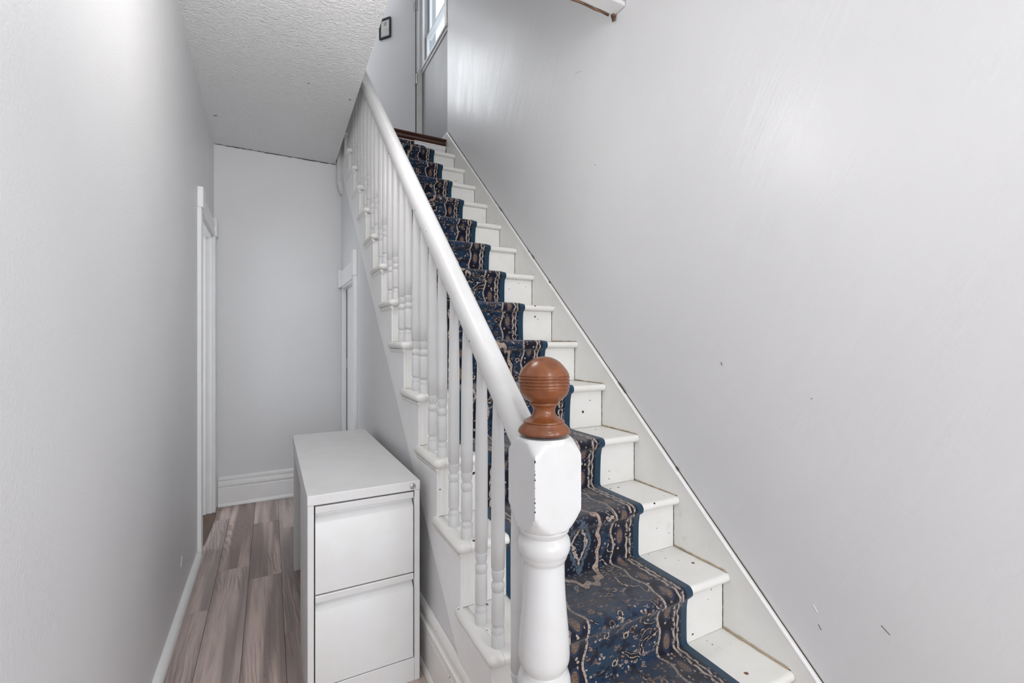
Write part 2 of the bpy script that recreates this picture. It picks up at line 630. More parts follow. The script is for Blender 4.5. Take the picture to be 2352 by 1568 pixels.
# right wall, set back a little past the head of the stairs where the window is
W1a, W1b, W1lo, W1hi = 4.105, 4.790, 4.215, 5.35
YJ = 4.040
wr = MB()
FW = (-1.36, -0.34, 0.82, 2.18)     # opening of the added foyer window behind the camera
wr.box(XR, XR + 0.14, YF - 0.1, FW[0], -0.05, ZTOP)
wr.box(XR, XR + 0.14, FW[1], YJ, -0.05, ZTOP)
wr.box(XR, XR + 0.14, FW[0], FW[1], -0.05, FW[2])
wr.box(XR, XR + 0.14, FW[0], FW[1], FW[3], ZTOP)
XR2 = XR + 0.012
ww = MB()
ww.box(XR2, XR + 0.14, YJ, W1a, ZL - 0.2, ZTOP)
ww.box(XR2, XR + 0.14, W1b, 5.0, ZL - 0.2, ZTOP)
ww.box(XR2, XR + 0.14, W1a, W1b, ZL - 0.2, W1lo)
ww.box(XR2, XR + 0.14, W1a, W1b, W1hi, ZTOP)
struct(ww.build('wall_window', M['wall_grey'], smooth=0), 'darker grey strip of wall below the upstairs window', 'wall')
struct(wr.build('wall_right', M['wall_gloss'], smooth=0), 'tall light grey wall rising beside the staircase', 'wall')

# back wall of the hall
struct(MB().box(XL, XS + 0.06, YB, YB + 0.07, -0.05, 2.80).build('wall_back', M['wall'], smooth=0),
       'plain grey wall closing the end of the hall', 'wall')

# wall under the stairs with the closet opening


def string_low(y): return 0.205 + 0.907 * (y - 1.286)


D2a, D2b, D2h = 3.345, 3.985, 1.690
yw = 1.00
poly = [(yw, -0.05), (D2a, -0.05), (D2a, D2h), (D2b, D2h), (D2b, -0.05), (YB, -0.05), (YB, string_low(YB) + 0.06),
        (yw, string_low(1.06) + 0.06)]
struct(MB().prism(poly, XS, XS + 0.06).build('wall_stair', M['wall'], smooth=0),
       'grey wall filling the triangle under the staircase', 'wall')

# front wall behind the camera, with a glazed door and a side light
wf = MB()
wf.box(XL - 0.14, -0.22, YF - 0.12, YF, -0.05, ZTOP)
wf.box(1.32, XR + 0.14, YF - 0.12, YF, -0.05, ZTOP)
wf.box(-0.22, 1.32, YF - 0.12, YF, 2.52, ZTOP)
struct(wf.build('wall_front', M['wall'], smooth=0), 'grey wall around the front door behind the viewer', 'wall')

# upper landing wall with doorway and window
UB = 4.870
DX0, DX1, DZ = 0.660, 1.422, 5.130
WX0, WX1, WZ0, WZ1 = 0.14, 0.54, 4.26, 5.05
wu = MB()
wu.box(XL - 0.14, WX0, UB, UB + 0.10, 2.70, ZTOP)
wu.box(WX0, WX1, UB, UB + 0.10, 2.70, WZ0)
wu.box(WX0, WX1, UB, UB + 0.10, WZ1, ZTOP)
wu.box(WX1, DX0, UB, UB + 0.10, 2.70, ZTOP)
wu.box(DX0, DX1, UB, UB + 0.10, DZ, ZTOP)
wu.box(DX1, XR2 + 0.1, UB, UB + 0.10, 2.70, ZTOP)
struct(wu.build('wall_landing', M['wall'], smooth=0), 'grey wall at the head of the stairs around the open door', 'wall')

# room behind the open door
rm = MB()
YR = 6.0
RW = (0.10, 0.94, 4.45, 5.45)      # window of that room
rm.box(XL - 0.14, XL, UB + 0.13, YR + 0.1, ZL - 0.1, ZTOP)
rm.box(1.545, 1.605, UB + 0.10, YR + 0.1, ZL - 0.1, ZTOP)
rm.box(XL - 0.14, RW[0], YR, YR + 0.1, ZL - 0.1, ZTOP)
rm.box(RW[1], 1.605, YR, YR + 0.1, ZL - 0.1, ZTOP)
rm.box(RW[0], RW[1], YR, YR + 0.1, ZL - 0.1, RW[2])
rm.box(RW[0], RW[1], YR, YR + 0.1, RW[3], ZTOP)
rm.box(XL - 0.14, 1.605, UB + 0.10, YR + 0.1, ZL - 0.1, ZL)
struct(rm.build('wall_bedroom', M['wall'], smooth=0), 'pale walls of the room behind the upstairs door', 'wall')

# ------------------------------------------------------------------ ceilings and upper floor
YH = 1.700
pc = [(YF, zceil(YF)), (YB + 0.05, zceil(YB + 0.05)), (YB + 0.05, ZL), (YF, ZL)]
struct(MB().prism(pc, XL - 0.02, XC).build('ceiling', M['ceil'], smooth=0),
       'stippled white ceiling above the narrow hall', 'ceiling')
pc2 = [(YF, zceil(YF)), (YH, zceil(YH)), (YH, ZL), (YF, ZL)]
struct(MB().prism(pc2, XC, XR).build('ceiling_foyer', M['ceil_plain'], smooth=0),
       'edge of the foyer ceiling where the stairwell opens', 'ceiling')
struct(MB().box(XL - 0.14, 1.605, YF - 0.12, 6.1, ZTOP, ZTOP + 0.06).build('ceiling_upper', M['ceil_plain'], smooth=0),
       'ceiling of the upper floor over the stairwell', 'ceiling')
struct(MB().box(XL, XR2, YB + 0.071, UB, ZL - 0.30, ZL).build('floor_landing', M['mahog'], smooth=0),
       'dark wood landing floor at the head of the stairs', 'floor')

cko = [o for o in bpy.data.objects if o.name == 'ceiling'][0]
MB().tube(jit0((XL + 0.002, YB - 0.003, zceil(YB) - 0.001), (XC, YB - 0.003, zceil(YB) - 0.001), 40, 0.003, (1, 2)), 0.0032, 5).build('crack_line', M['crack'], cko, smooth=0)

# trim board on the stairwell header, with its split wooden edge
tr = MB().box(XC + 0.02, XR - 0.002, YH - 0.075, YH, zceil(YH) - 0.022, zceil(YH) - 0.001).build('trim_1', M['trim'], bevel=0.003)
struct(tr, 'white board along the ceiling edge of the stairwell', 'trim')
MB().box(XC + 0.02, XR - 0.05, YH - 0.078, YH - 0.060, zceil(YH) - 0.012, zceil(YH) - 0.002).build('batten', M['trim'], tr, bevel=0.002)
pts = [(XC + 0.05 + i * 0.045, YH + 0.003 + random.uniform(-0.002, 0.003), zceil(YH) - 0.024 + random.uniform(-0.003, 0.002)) for i in range(21)]
MB().tube(pts, 0.006, 6).build('split_edge', M['rawwood'], tr)
MB().prism([(XR - 0.022, zceil(YH) - 0.022), (XR - 0.002, zceil(YH) - 0.022), (XR - 0.010, zceil(YH) - 0.052)], YH - 0.012, YH + 0.006, 'y').build('splinter', M['rawwood'], tr)

# ------------------------------------------------------------------ skirting boards


def base_profile(t, h):
    # (offset from wall, z): plinth, steps and moulded top, with a shoe strip at the floor
    return [(0, 0), (t + 0.008, 0), (t + 0.008, 0.012), (t + 0.002, 0.024), (t, 0.026), (t, h * 0.60), (t - 0.004, h * 0.62), (t - 0.004, h * 0.66),
            (t + 0.003, h * 0.68), (t + 0.003, h * 0.76), (t - 0.003, h * 0.78), (t - 0.005, h * 0.86), (t - 0.001, h * 0.88),
            (t - 0.001, h * 0.95), (t - 0.007, h * 0.985), (t - 0.010, h), (0, h)]


bp = base_profile(0.020, 0.225)
o = MB().prism([(YB - d, z) for d, z in bp], XL + 0.026, XS - 0.03).build('baseboard_back', M['trim'], bevel=0.0015)
struct(o, 'tall moulded white baseboard on the end wall', 'baseboard')
bp2 = base_profile(0.016, 0.245)
o = MB().prism([(XS - d, z) for d, z in bp2], 1.065, D2a - 0.09, 'y').build('baseboard_right', M['old'], bevel=0.0015)
struct(o, 'scuffed moulded white baseboard under the stairs', 'baseboard')
q = [(XL, 0), (XL + 0.028, 0)] + [(XL + 0.028 * math.cos(a), 0.030 * math.sin(a)) for a in (0.3, 0.6, 0.9, 1.2)] + [(XL, 0.030)]
o = MB().prism(q, YF, D1a - 0.095, 'y').build('baseboard_left', M['trim'])
struct(o, 'low white shoe strip along the left wall', 'baseboard')
o = MB().box(XR2 - 0.016, XR2, YJ + 0.01, UB - 0.001, ZL, ZL + 0.105).build('baseboard_landing', M['trim'], bevel=0.003)
struct(o, 'short white baseboard on the upper landing', 'baseboard')

# ------------------------------------------------------------------ door_1: hall door in the left wall
d1 = struct(empty('door_1', 'white cased doorway in the left wall near the hall end', 'door'), 'white cased doorway in the left wall near the hall end', 'door')


def casing_profile(x_face, sgn, y0, y1):
    # stepped flat casing seen from above: (x, y)
    w = y1 - y0
    return [(x_face, y0), (x_face + sgn * 0.020, y0), (x_face + sgn * 0.022, y0 + w * 0.28), (x_face + sgn * 0.016, y0 + w * 0.33),
            (x_face + sgn * 0.016, y0 + w * 0.60), (x_face + sgn * 0.020, y0 + w * 0.64), (x_face + sgn * 0.020, y0 + w * 0.86),
            (x_face + sgn * 0.012, y1), (x_face, y1)]


MB().prism(casing_profile(XL, 1, D1a - 0.080, D1a + 0.004), 0.0, D1h + 0.010, 'z').build('casing', M['trim'], d1, bevel=0.0015)
MB().prism(casing_profile(XL, 1, D1b - 0.004, YB - 0.026), 0.0, D1h + 0.010, 'z').build('casing', M['trim'], d1, bevel=0.0015)
hp = [(XL, D1h - 0.004), (XL + 0.018, D1h - 0.004), (XL + 0.020, D1h + 0.025), (XL + 0.014, D1h + 0.032), (XL + 0.014, D1h + 0.058),
      (XL + 0.019, D1h + 0.064), (XL + 0.019, D1h + 0.092), (XL + 0.010, D1h + 0.104), (XL, D1h + 0.104)]
MB().prism(hp, D1a - 0.004, D1b + 0.004, 'y').build('head_casing', M['trim'], d1, bevel=0.0015)
MB().box(XL, XL + 0.030, D1a - 0.086, D1a + 0.006, D1h + 0.006, D1h + 0.125).build('corner_block', M['trim'], d1, bevel=0.004)
MB().box(XL, XL + 0.030, D1b - 0.006, YB - 0.020, D1h - 0.004, D1h + 0.125).build('corner_block', M['trim'], d1, bevel=0.004)
MB().box(XL - 0.138, XL + 0.001, D1b - 0.020, D1b + 0.002, 0.0, D1h).build('jamb', M['trim'], d1, bevel=0.001)
MB().box(XL - 0.138, XL + 0.001, D1a - 0.002, D1a + 0.020, 0.0, D1h).build('jamb', M['trim'], d1, bevel=0.001)
MB().box(XL - 0.138, XL + 0.001, D1a, D1b, D1h - 0.022, D1h).build('head_jamb', M['trim'], d1, bevel=0.001)
MB().box(XL - 0.052, XL - 0.034, D1b - 0.034, D1b - 0.019, 0.0, D1h - 0.02).build('door_stop', M['trim'], d1, bevel=0.001)
# the door itself stands open inside the side room
dl = MB().box(XL - 0.860, XL - 0.165, D1a - 0.020, D1a + 0.016, 0.012, D1h - 0.026).build('door_leaf', M['trim'], d1, bevel=0.002)
for z0, z1 in ((0.22, 0.86), (1.02, 1.86)):
    MB().box(XL - 0.74, XL - 0.28, D1a + 0.015, D1a + 0.021, z0, z1).build('panel', M['trim'], dl, bevel=0.004)
sr = MB()
SX = -1.80
sr.box(SX - 0.1, SX, 2.3, 2.90, -0.05, 2.75)
sr.box(SX - 0.1, SX, 4.25, 4.9, -0.05, 2.75)
sr.box(SX - 0.1, SX, 2.90, 4.25, -0.05, 0.50)
sr.box(SX - 0.1, SX, 2.90, 4.25, 2.20, 2.75)
sr.box(SX - 0.1, XL - 0.14, 2.2, 2.3, -0.05, 2.75)
sr.box(SX - 0.1, XL - 0.14, 4.8, 4.9, -0.05, 2.75)
sr.box(SX - 0.1, XL - 0.14, 2.2, 4.9, 2.70, 2.75)
struct(sr.build('wall_room', M['wall'], smooth=0), 'pale walls of the room beyond the left doorway', 'wall')
struct(MB().box(SX, XL - 0.14, 2.3, 4.8, -0.05, -0.001).build('floor_room', M['sill'], smooth=0), 'dark wood floor beyond the left doorway', 'floor')
w5 = struct(empty('added_window_5', 'x', 'window'), 'window added for fill light in the room beyond the left doorway', 'window')  # unseen window, added to go with the side room fill light
for (y0, y1, z0, z1, nm) in ((2.84, 2.92, 0.5, 2.2, 'frame_side'), (4.23, 4.31, 0.5, 2.2, 'frame_side'), (2.84, 4.31, 0.44, 0.52, 'window_sill'), (2.84, 4.31, 2.18, 2.26, 'frame_head'), (3.55, 3.60, 0.5, 2.2, 'mullion')):
    MB().box(SX - 0.03, SX + 0.018, y0, y1, z0, z1).build(nm, M['trim'], w5, bevel=0.002)
MB().box(SX - 0.034, SX - 0.030, 2.92, 4.23, 0.52, 2.18).build('pane', M['glass'], w5, smooth=0)
# old brown threshold in the opening and the ragged edge of the planks
tp = [(XL - 0.136, D1a + 0.001), (XL + 0.004, D1a - 0.05), (XL + 0.016, D1a + 0.10), (XL + 0.021, D1a + 0.20), (XL + 0.026, D1a + 0.36), (XL + 0.030, D1a + 0.52),
      (XL + 0.028, D1b - 0.02), (XL - 0.136, D1b - 0.002)]
MB().prism(tp, 0.0004, 0.0035, 'z').build('threshold', M['sill'], d1, smooth=0)
for (zz, yy) in ((0.42, 0.0), (0.45, 0.003), (0.50, 0.0), (1.68, 0.0)):
    MB().box(XL + 0.0145, XL + 0.0165, D1b + 0.030 + yy, D1b + 0.038 + yy, zz, zz + 0.010).build('paint_chip', M['gap'], d1, smooth=0)

# ------------------------------------------------------------------ door_2: closet door under the stairs
d2 = struct(empty('door_2', 'x', 'door'), 'low white closet door in the wall under the stairs', 'door')
MB().prism([(2 * XS - x, y) for x, y in casing_profile(XS, 1, D2a - 0.080, D2a + 0.004)], 0.0, D2h + 0.008, 'z').build('casing', M['trim'], d2, bevel=0.0015)
hp = [(XS, D2h - 0.004), (XS - 0.018, D2h - 0.004), (XS - 0.020, D2h + 0.030), (XS - 0.013, D2h + 0.040), (XS - 0.013, D2h + 0.072),
      (XS - 0.018, D2h + 0.080), (XS - 0.018, D2h + 0.118), (XS - 0.009, D2h + 0.130), (XS, D2h + 0.130)]
MB().prism(hp, D2a - 0.002, YB - 0.010, 'y').build('head_casing', M['trim'], d2, bevel=0.0015)
MB().box(XS - 0.027, XS, D2a - 0.086, D2a + 0.006, D2h + 0.006, D2h + 0.182).build('corner_block', M['trim'], d2, bevel=0.004)
MB().box(XS - 0.027, XS, YB - 0.050, YB - 0.001, D2h - 0.004, D2h + 0.150).build('corner_block', M['trim'], d2, bevel=0.004)
MB().box(XS - 0.004, XS + 0.058, D2b - 0.012, D2b + 0.002, 0.0, D2h).build('jamb', M['trim'], d2, bevel=0.001)
MB().box(XS + 0.001, XS + 0.058, D2a, D2a + 0.012, 0.0, D2h).build('jamb', M['trim'], d2, bevel=0.001)
MB().box(XS - 0.004, XS + 0.058, D2a, D2b, D2h - 0.014, D2h + 0.001).build('head_jamb', M['trim'], d2, bevel=0.001)
lf = MB().box(XS + 0.034, XS + 0.062, D2a + 0.014, D2b - 0.016, 0.010, D2h - 0.020).build('door_leaf', M['trim'], d2, bevel=0.002)
MB().tube([(XS + 0.026, D2b - 0.014, z) for z in (1.02, 1.06, 1.10)], 0.006, 8).build('hinge', M['trim'], lf)
MB().box(XS + 0.030, XS + 0.036, D2b - 0.0162, D2b - 0.0118, 0.010, D2h - 0.020).build('edge_gap_shade', M['gap'], lf, smooth=0)  # black strip painted as the shade between leaf and jamb

# ------------------------------------------------------------------ door_3: open door at the head of the stairs
HX, HY = 1.408, UB + 0.012
d3 = struct(empty('door_3', 'x', 'door'), 'flat grey door standing open at the head of the stairs', 'door')
A3 = math.radians(38)
dv = Vector((-math.sin(A3), math.cos(A3), 0))
nv = Vector((-math.cos(A3), -math.sin(A3), 0))   # towards the camera side


def slab(p0, length, thick, z0, z1):
    a, b_ = p0, p0 + dv * length
    c, d = b_ - nv * thick, a - nv * thick
    return MB().prism([(a.x, a.y), (b_.x, b_.y), (c.x, c.y), (d.x, d.y)], z0, z1, 'z')


H3 = Vector((HX, HY, 0))
lf3 = slab(H3, 0.745, 0.036, ZL + 0.012, DZ - 0.022).build('door_leaf', M['wall'], d3, bevel=0.002)
MB().box(DX1 - 0.001, DX1 + 0.050, UB - 0.016, UB, ZL, DZ).build('casing', M['trim'], d3, bevel=0.002)
MB().box(DX1 - 0.016, DX1 + 0.001, UB - 0.004, UB + 0.10, ZL, DZ).build('jamb', M['trim'], d3, bevel=0.001)
MB().box(DX0 - 0.050, DX0 + 0.001, UB - 0.016, UB, ZL, DZ).build('casing', M['trim'], d3, bevel=0.002)
MB().box(DX0 - 0.050, DX1 + 0.050, UB - 0.016, UB, DZ, DZ + 0.06).build('head_casing', M['trim'], d3, bevel=0.002)
MB().box(1.3985, 1.4075, UB - 0.0065, UB - 0.003, ZL, DZ - 0.01).build('edge_gap_shade', M['gap'], d3, smooth=0)  # black strip in front of the jamb, painted as the hinge gap's shade
for zc in (4.90, 4.10):
    hg = MB().tube([(HX + 0.001, UB - 0.008, zc + dz) for dz in (-0.055, -0.02, 0.02, 0.055)], 0.0075, 10).build('hinge', M['chrome'], d3)
    slab(H3 + nv * 0.002, 0.030, 0.003, zc - 0.05, zc + 0.05).build('hinge_leaf', M['chrome'], hg)
    MB().tube([(HX + 0.001, UB - 0.008, zc + dz) for dz in (0.055, 0.062)], 0.0045, 8).build('hinge_pin', M['black'], hg)

# ------------------------------------------------------------------ windows
w1 = struct(empty('window_1', 'x', 'window'), 'bright sash window in the right wall over the stair head', 'window')
fx0, fx1 = XR2 - 0.020, XR2 + 0.010
MB().box(fx0, XR2, W1b, W1b + 0.055, W1lo - 0.02, W1hi + 0.05).build('casing', M['trim'], w1, bevel=0.002)
MB().box(fx0, XR2, W1a - 0.060, W1a, W1lo - 0.02, W1hi + 0.05).build('casing', M['trim'], w1, bevel=0.002)
MB().box(fx0, XR2, W1a - 0.06, W1b + 0.055, W1hi, W1hi + 0.05).build('head_casing', M['trim'], w1, bevel=0.002)
MB().box(XR2 - 0.028, XR2 + 0.05, W1a - 0.064, W1b + 0.060, W1lo - 0.024, W1lo).build('window_sill', M['trim'], w1, bevel=0.003)
MB().box(XR2 - 0.012, XR2, W1a - 0.05, W1b + 0.05, W1lo - 0.050, W1lo - 0.024).build('apron', M['trim'], w1, bevel=0.002)
gx = XR + 0.042


def sash(name, x, z0, z1):
    f = MB()
    f.box(x - 0.014, x + 0.014, W1a, W1a + 0.030, z0, z1)
    f.box(x - 0.014, x + 0.014, W1b - 0.030, W1b, z0, z1)
    f.box(x - 0.014, x + 0.014, W1a + 0.030, W1b - 0.030, z0, z0 + 0.030)
    f.box(x - 0.014, x + 0.014, W1a + 0.030, W1b - 0.030, z1 - 0.022, z1)
    o = f.build(name, M['trim'], w1, bevel=0.002)
    MB().box(x - 0.002, x + 0.002, W1a + 0.030, W1b - 0.030, z0 + 0.030, z1 - 0.022).build('pane', M['glass'], o, smooth=0)


sash('sash', gx, W1lo, 4.530)
sash('sash', gx + 0.030, 4.510, W1hi)

w2 = struct(empty('window_2', 'x', 'window'), 'landing window left of the open upstairs door', 'window')
for (x0, x1, z0, z1, nm) in ((WX0 - 0.05, WX0 + 0.02, WZ0, WZ1, 'frame_side'), (WX1 - 0.02, WX1 + 0.05, WZ0, WZ1, 'frame_side'),
                             (WX0 - 0.05, WX1 + 0.05, WZ0 - 0.04, WZ0 + 0.02, 'window_sill'), (WX0 - 0.05, WX1 + 0.05, WZ1 - 0.02, WZ1 + 0.05, 'frame_head'),
                             (WX0, WX1, (WZ0 + WZ1) / 2 - 0.015, (WZ0 + WZ1) / 2 + 0.015, 'meeting_rail')):
    MB().box(x0, x1, UB - 0.018 + (0.03 if nm == 'meeting_rail' else 0), UB + 0.03, z0, z1).build(nm, M['trim'], w2, bevel=0.002)
MB().box(WX0 + 0.02, WX1 - 0.02, UB + 0.03, UB + 0.034, WZ0 + 0.02, WZ1 - 0.02).build('pane', M['glass'], w2, smooth=0)

w3 = struct(empty('window_3', 'x', 'window'), 'window of the room behind the open upstairs door', 'window')
for (x0, x1, z0, z1, nm) in ((RW[0] - 0.05, RW[0] + 0.02, RW[2], RW[3], 'frame_side'), (RW[1] - 0.02, RW[1] + 0.05, RW[2], RW[3], 'frame_side'),
                             (RW[0] - 0.05, RW[1] + 0.05, RW[2] - 0.04, RW[2] + 0.02, 'window_sill'), (RW[0] - 0.05, RW[1] + 0.05, RW[3] - 0.02, RW[3] + 0.05, 'frame_head')):
    MB().box(x0, x1, YR - 0.018, YR + 0.03, z0, z1).build(nm, M['trim'], w3, bevel=0.002)
MB().box(RW[0] + 0.02, RW[1] - 0.02, YR + 0.03, YR + 0.034, RW[2] + 0.02, RW[3] - 0.02).build('pane', M['glass'], w3, smooth=0)

w4 = struct(empty('added_window_4', 'x', 'window'), 'foyer window added for fill light in the right wall behind the viewer', 'window')  # unseen window, added to go with the foyer fill light
for (y0, y1, z0, z1, nm) in ((FW[0] - 0.06, FW[0] + 0.02, FW[2], FW[3], 'frame_side'), (FW[1] - 0.02, FW[1] + 0.06, FW[2], FW[3], 'frame_side'),
                             (FW[0] - 0.06, FW[1] + 0.06, FW[2] - 0.04, FW[2] + 0.02, 'window_sill'), (FW[0] - 0.06, FW[1] + 0.06, FW[3] - 0.02, FW[3] + 0.06, 'frame_head')):
    MB().box(XR - 0.018, XR + 0.03, y0, y1, z0, z1).build(nm, M['trim'], w4, bevel=0.002)
MB().box(XR + 0.03, XR + 0.034, FW[0] + 0.02, FW[1] - 0.02, FW[2] + 0.02, FW[3] - 0.02).build('pane', M['glass'], w4, smooth=0)

# glazed front door behind the camera
d4 = struct(empty('door_4', 'x', 'door'), 'glazed white front door behind the viewer', 'door')
for (x0, x1, z0, z1, nm) in ((-0.22, -0.10, 0, 2.52, 'stile'), (0.80, 0.92, 0, 2.52, 'stile'), (1.24, 1.32, 0, 2.52, 'stile'), (-0.10, 0.80, 0, 0.30, 'bottom_rail'),
                             (-0.10, 1.24, 2.40, 2.52, 'top_rail'), (0.92, 1.24, 0, 0.30, 'bottom_rail')):
    MB().box(x0, x1, YF - 0.07, YF - 0.02, z0, z1).build(nm, M['trim'], d4, bevel=0.003)
MB().box(-0.10, 0.80, YF - 0.048, YF - 0.042, 0.30, 2.40).build('pane', M['glass'], d4, smooth=0)
MB().box(0.92, 1.24, YF - 0.048, YF - 0.042, 0.30, 2.40).build('pane', M['glass'], d4, smooth=0)

# ------------------------------------------------------------------ staircase
st = empty('staircase', 'white painted straight staircase with chipped treads and open left side', 'staircase')


def half_round(n=8):
    return [(-math.pi / 2) + math.pi * i / n for i in range(n + 1)]


def tread_mesh(k):
    yn, zt, r = nose(k), top(k), TH / 2
    yb = yn + RUN + OVER + 0.012
    prof = [(yb, zt - TH), ]
    for a in half_round():
        prof.append((yn + r - r * math.cos(a), zt - r + r * math.sin(a)))
    prof.append((yb, zt))
    return MB().prism(prof, XN + 0.0408, XI - 0.0012)


def return_mesh(k):
    yn, zt, r = nose(k), top(k), TH / 2
    yb = yn + RUN + OVER + 0.022
    R = 0.024
    rings = []
    for a in half_round():
        o_, z = r * math.cos(a), zt - r + r * math.sin(a)
        path = [(XN + 0.040, yn + r - o_)]
        rad = R - r + o_
        for i in range(6):
            ph = math.pi / 2 * i / 5
            path.append((XN + R - rad * math.sin(ph), yn + R - rad * math.cos(ph)))
        path.append((XN + r - o_, yb - 0.012))
        path.append((XN + 0.010 + (r - o_) * 0.4, yb - (r - o_) * 0.3))
        path.append((XN + 0.040, yb))
        rings.append([(x, y, z) for x, y in path])
    return MB().rings(rings)


def jitter_line(p0, p1, n, amt, axes):
    pts = []
    for i in range(n + 1):
        t = i / n
        p = [p0[j] + (p1[j] - p0[j]) * t for j in range(3)]
        for j in axes:
            p[j] += random.uniform(-amt, amt)
        pts.append(p)
    return pts


for k in range(1, NT_ + 1):
    yn, zt = nose(k), top(k)
    t = tread_mesh(k).build('tread', M['tread'], st)
    if k > 1:
        return_mesh(k).build('return_nosing', M['tread'], t, smooth=50)
        # cove under the return
        c = [(XN + 0.016, zt - TH), (XN + 0.010 + 0.006, zt - TH - 0.010), (XN + 0.0165, zt - TH - 0.020), (XN + 0.0165, zt - TH - 0.001)]
        c = [(XN + 0.008, zt - TH), (XN + 0.009, zt - TH - 0.006), (XN + 0.013, zt - TH - 0.014), (XN + 0.0165, zt - TH - 0.020), (XN + 0.022, zt - TH - 0.020), (XN + 0.022, zt - TH)]
        MB().prism(c, yn + 0.018, yn + RUN + OVER + 0.012, 'y').build('cove_moulding', M['old'], t)
    # dark joint between tread, riser and wall stringer
    cr = MB()
    cr.tube(jitter_line((XI - 0.0008, yn + RUN + OVER - 0.002, zt + 0.0006), (XI - 0.0008, yn + 0.012, zt + 0.0006), 9, 0.0008, (0, 2)), 0.0014 if k < 9 else 0.0009, 5)
    cr.tube(jitter_line((XI - 0.0008, yn + RUN + OVER - 0.0008, zt + 0.002), (XI - 0.0010, yn + RUN + OVER - 0.0008, zt + RISE - TH - 0.002), 8, 0.0008, (0,)), 0.0012 if k < 9 else 0.0008, 5)
    cr.build('joint_crack', M['crack'], t, smooth=0)
    if k <= 6:
        cc = MB().tube(jitter_line((XI - 0.0002, yn + RUN + OVER - 0.004, zt + 0.004), (XI - 0.0002, yn + 0.02, zt + 0.002), 14, 0.0016, (0, 2)), {1: 0.0055, 2: 0.004}.get(k, 0.003), 6)
        cc.build('caulk_bead', M['stain'], t)
for k in range(1, NT_ + 2):
    z0 = top(k - 1) + (0.0005 if k > 1 else 0.001)
    z1 = top(k) - TH
    yf = nose(k) + OVER
    if k == 15:
        z1 = ZL - 0.036
    MB().box(XS - 0.0085 + (0.0 if k > 1 else 0.0), XI - 0.0015, yf, yf + 0.020, z0, z1).build('riser', M['old'], st, bevel=0.0012, seg=1)

# open stringer on the hall side: sawtooth top, straight lower edge
saw = []
for k in range(2, NT_ + 1):
    yf = nose(k) + OVER - 0.002
    saw.append((yf, top(k - 1) - TH - 0.0005))
    saw.append((yf, top(k) - TH - 0.0005))
yend = YB - 0.002
saw.append((yend, top(NT_) - TH - 0.0005))
low = [(yend, string_low(yend)), (1.065, 0.002), (nose(1) + OVER, 0.002), (nose(1) + OVER, top(1) - TH - 0.0005)]
MB().prism(saw + low, XS - 0.009, XS - 0.0005).build('open_stringer', M['trim'], st, smooth=0, bevel=0.002, seg=1)

# wall stringer with bead on its top edge


def string_top(y): return 0.217 + 0.9133 * (y - 0.771) + 0.004


ys0 = 0.545
ws = [(ys0, 0.0), (ys0, string_top(ys0)), (4.012, string_top(4.012)), (4.012, 2.7), (1.3, 0.0)]
wso = MB().prism(ws, XI, XR - 0.0005).build('wall_stringer', M['old'], st, smooth=0)
pp = [(XI - 0.001 + 0.006, y, string_top(y) - 0.004) for y in (ys0, 1.2, 2.2, 3.2, 4.008)]
MB().tube(pp, 0.0062, 8).build('stringer_bead', M['trim'], wso)
pts = []
for i in range(60):
    y = ys0 + (4.0 - ys0) * i / 59
    pts.append((XR - 0.0022, y, string_top(y) + 0.0022 + random.uniform(-0.0012, 0.0012)))
MB().tube(pts, 0.0019, 5).build('wall_crack', M['crack'], wso, smooth=0)
# paint pulled off the wall at the crack
for yy, ln in ((1.31, 0.012), (1.62, 0.05), (2.9, 0.04), (2.45, 0.03)):
    MB().tube([(XR - 0.0038, yy, string_top(yy) + 0.004), (XR - 0.0038, yy + ln / 2, string_top(yy + ln / 2) + 0.006), (XR - 0.0038, yy + ln, string_top(yy + ln) + 0.004)], 0.0034, 5).build('torn_paint', M['crack'], wso, smooth=0)

# dark moulded landing nosing and the white cove below it
yn = nose(15)
lp = [(yn + 0.09, ZL), (yn + 0.012, ZL), (yn + 0.003, ZL - 0.004), (yn, ZL - 0.012), (yn + 0.004, ZL - 0.020), (yn + 0.014, ZL - 0.026),
      (yn + 0.010, ZL - 0.032), (yn + 0.012, ZL - 0.044), (yn + 0.022, ZL - 0.056), (yn + 0.029, ZL - 0.066), (yn + 0.09, ZL - 0.066)]
MB().prism([(y, z + 0.018) for y, z in lp], 0.606, XI - 0.002).build('landing_nosing', M['mahog'], st, bevel=0.001)
cp = [(yn + OVER, ZL - 0.052), (yn + 0.006, ZL - 0.052), (yn + 0.008, ZL - 0.060), (yn + 0.016, ZL - 0.066), (yn + 0.017, ZL - 0.074), (yn + 0.026, ZL - 0.086), (yn + OVER, ZL - 0.088)]
MB().prism(cp, 1.145, XI - 0.004).build('landing_cove', M['trim'], st, bevel=0.001)

# ------------------------------------------------------------------ railing
rl = empty('stair_railing', 'white wooden stair railing with turned balusters and a bulky newel post', 'railing')
XB = 0.549


def rail_z(y): return 1.028 + 0.9133 * (y - 0.99)


def bal_prof(hgt):
    p = [(0.0185, 0.0), (0.0187, 0.033), (0.0172, 0.0345), (0.0172, 0.0365), (0.0182, 0.042), (0.0170, 0.049), (0.0130, 0.0545),
         (0.0132, 0.0565), (0.0172, 0.060), (0.0180, 0.066), (0.0182, 0.105), (0.0172, 0.146), (0.0160, 0.1475), (0.0150, 0.149), (0.0160, 0.1505),
         (0.0182, 0.157), (0.0186, 0.163), (0.0178, 0.170), (0.0130, 0.1755), (0.0132, 0.1775), (0.0155, 0.183), (0.0176, 0.193), (0.0182, 0.205),
         (0.0160, 0.2065), (0.0158, 0.210), (0.0188, 0.213), (0.0190, 0.28), (0.0188, hgt * 0.62), (0.0165, hgt * 0.80), (0.0125, hgt)]
    return p


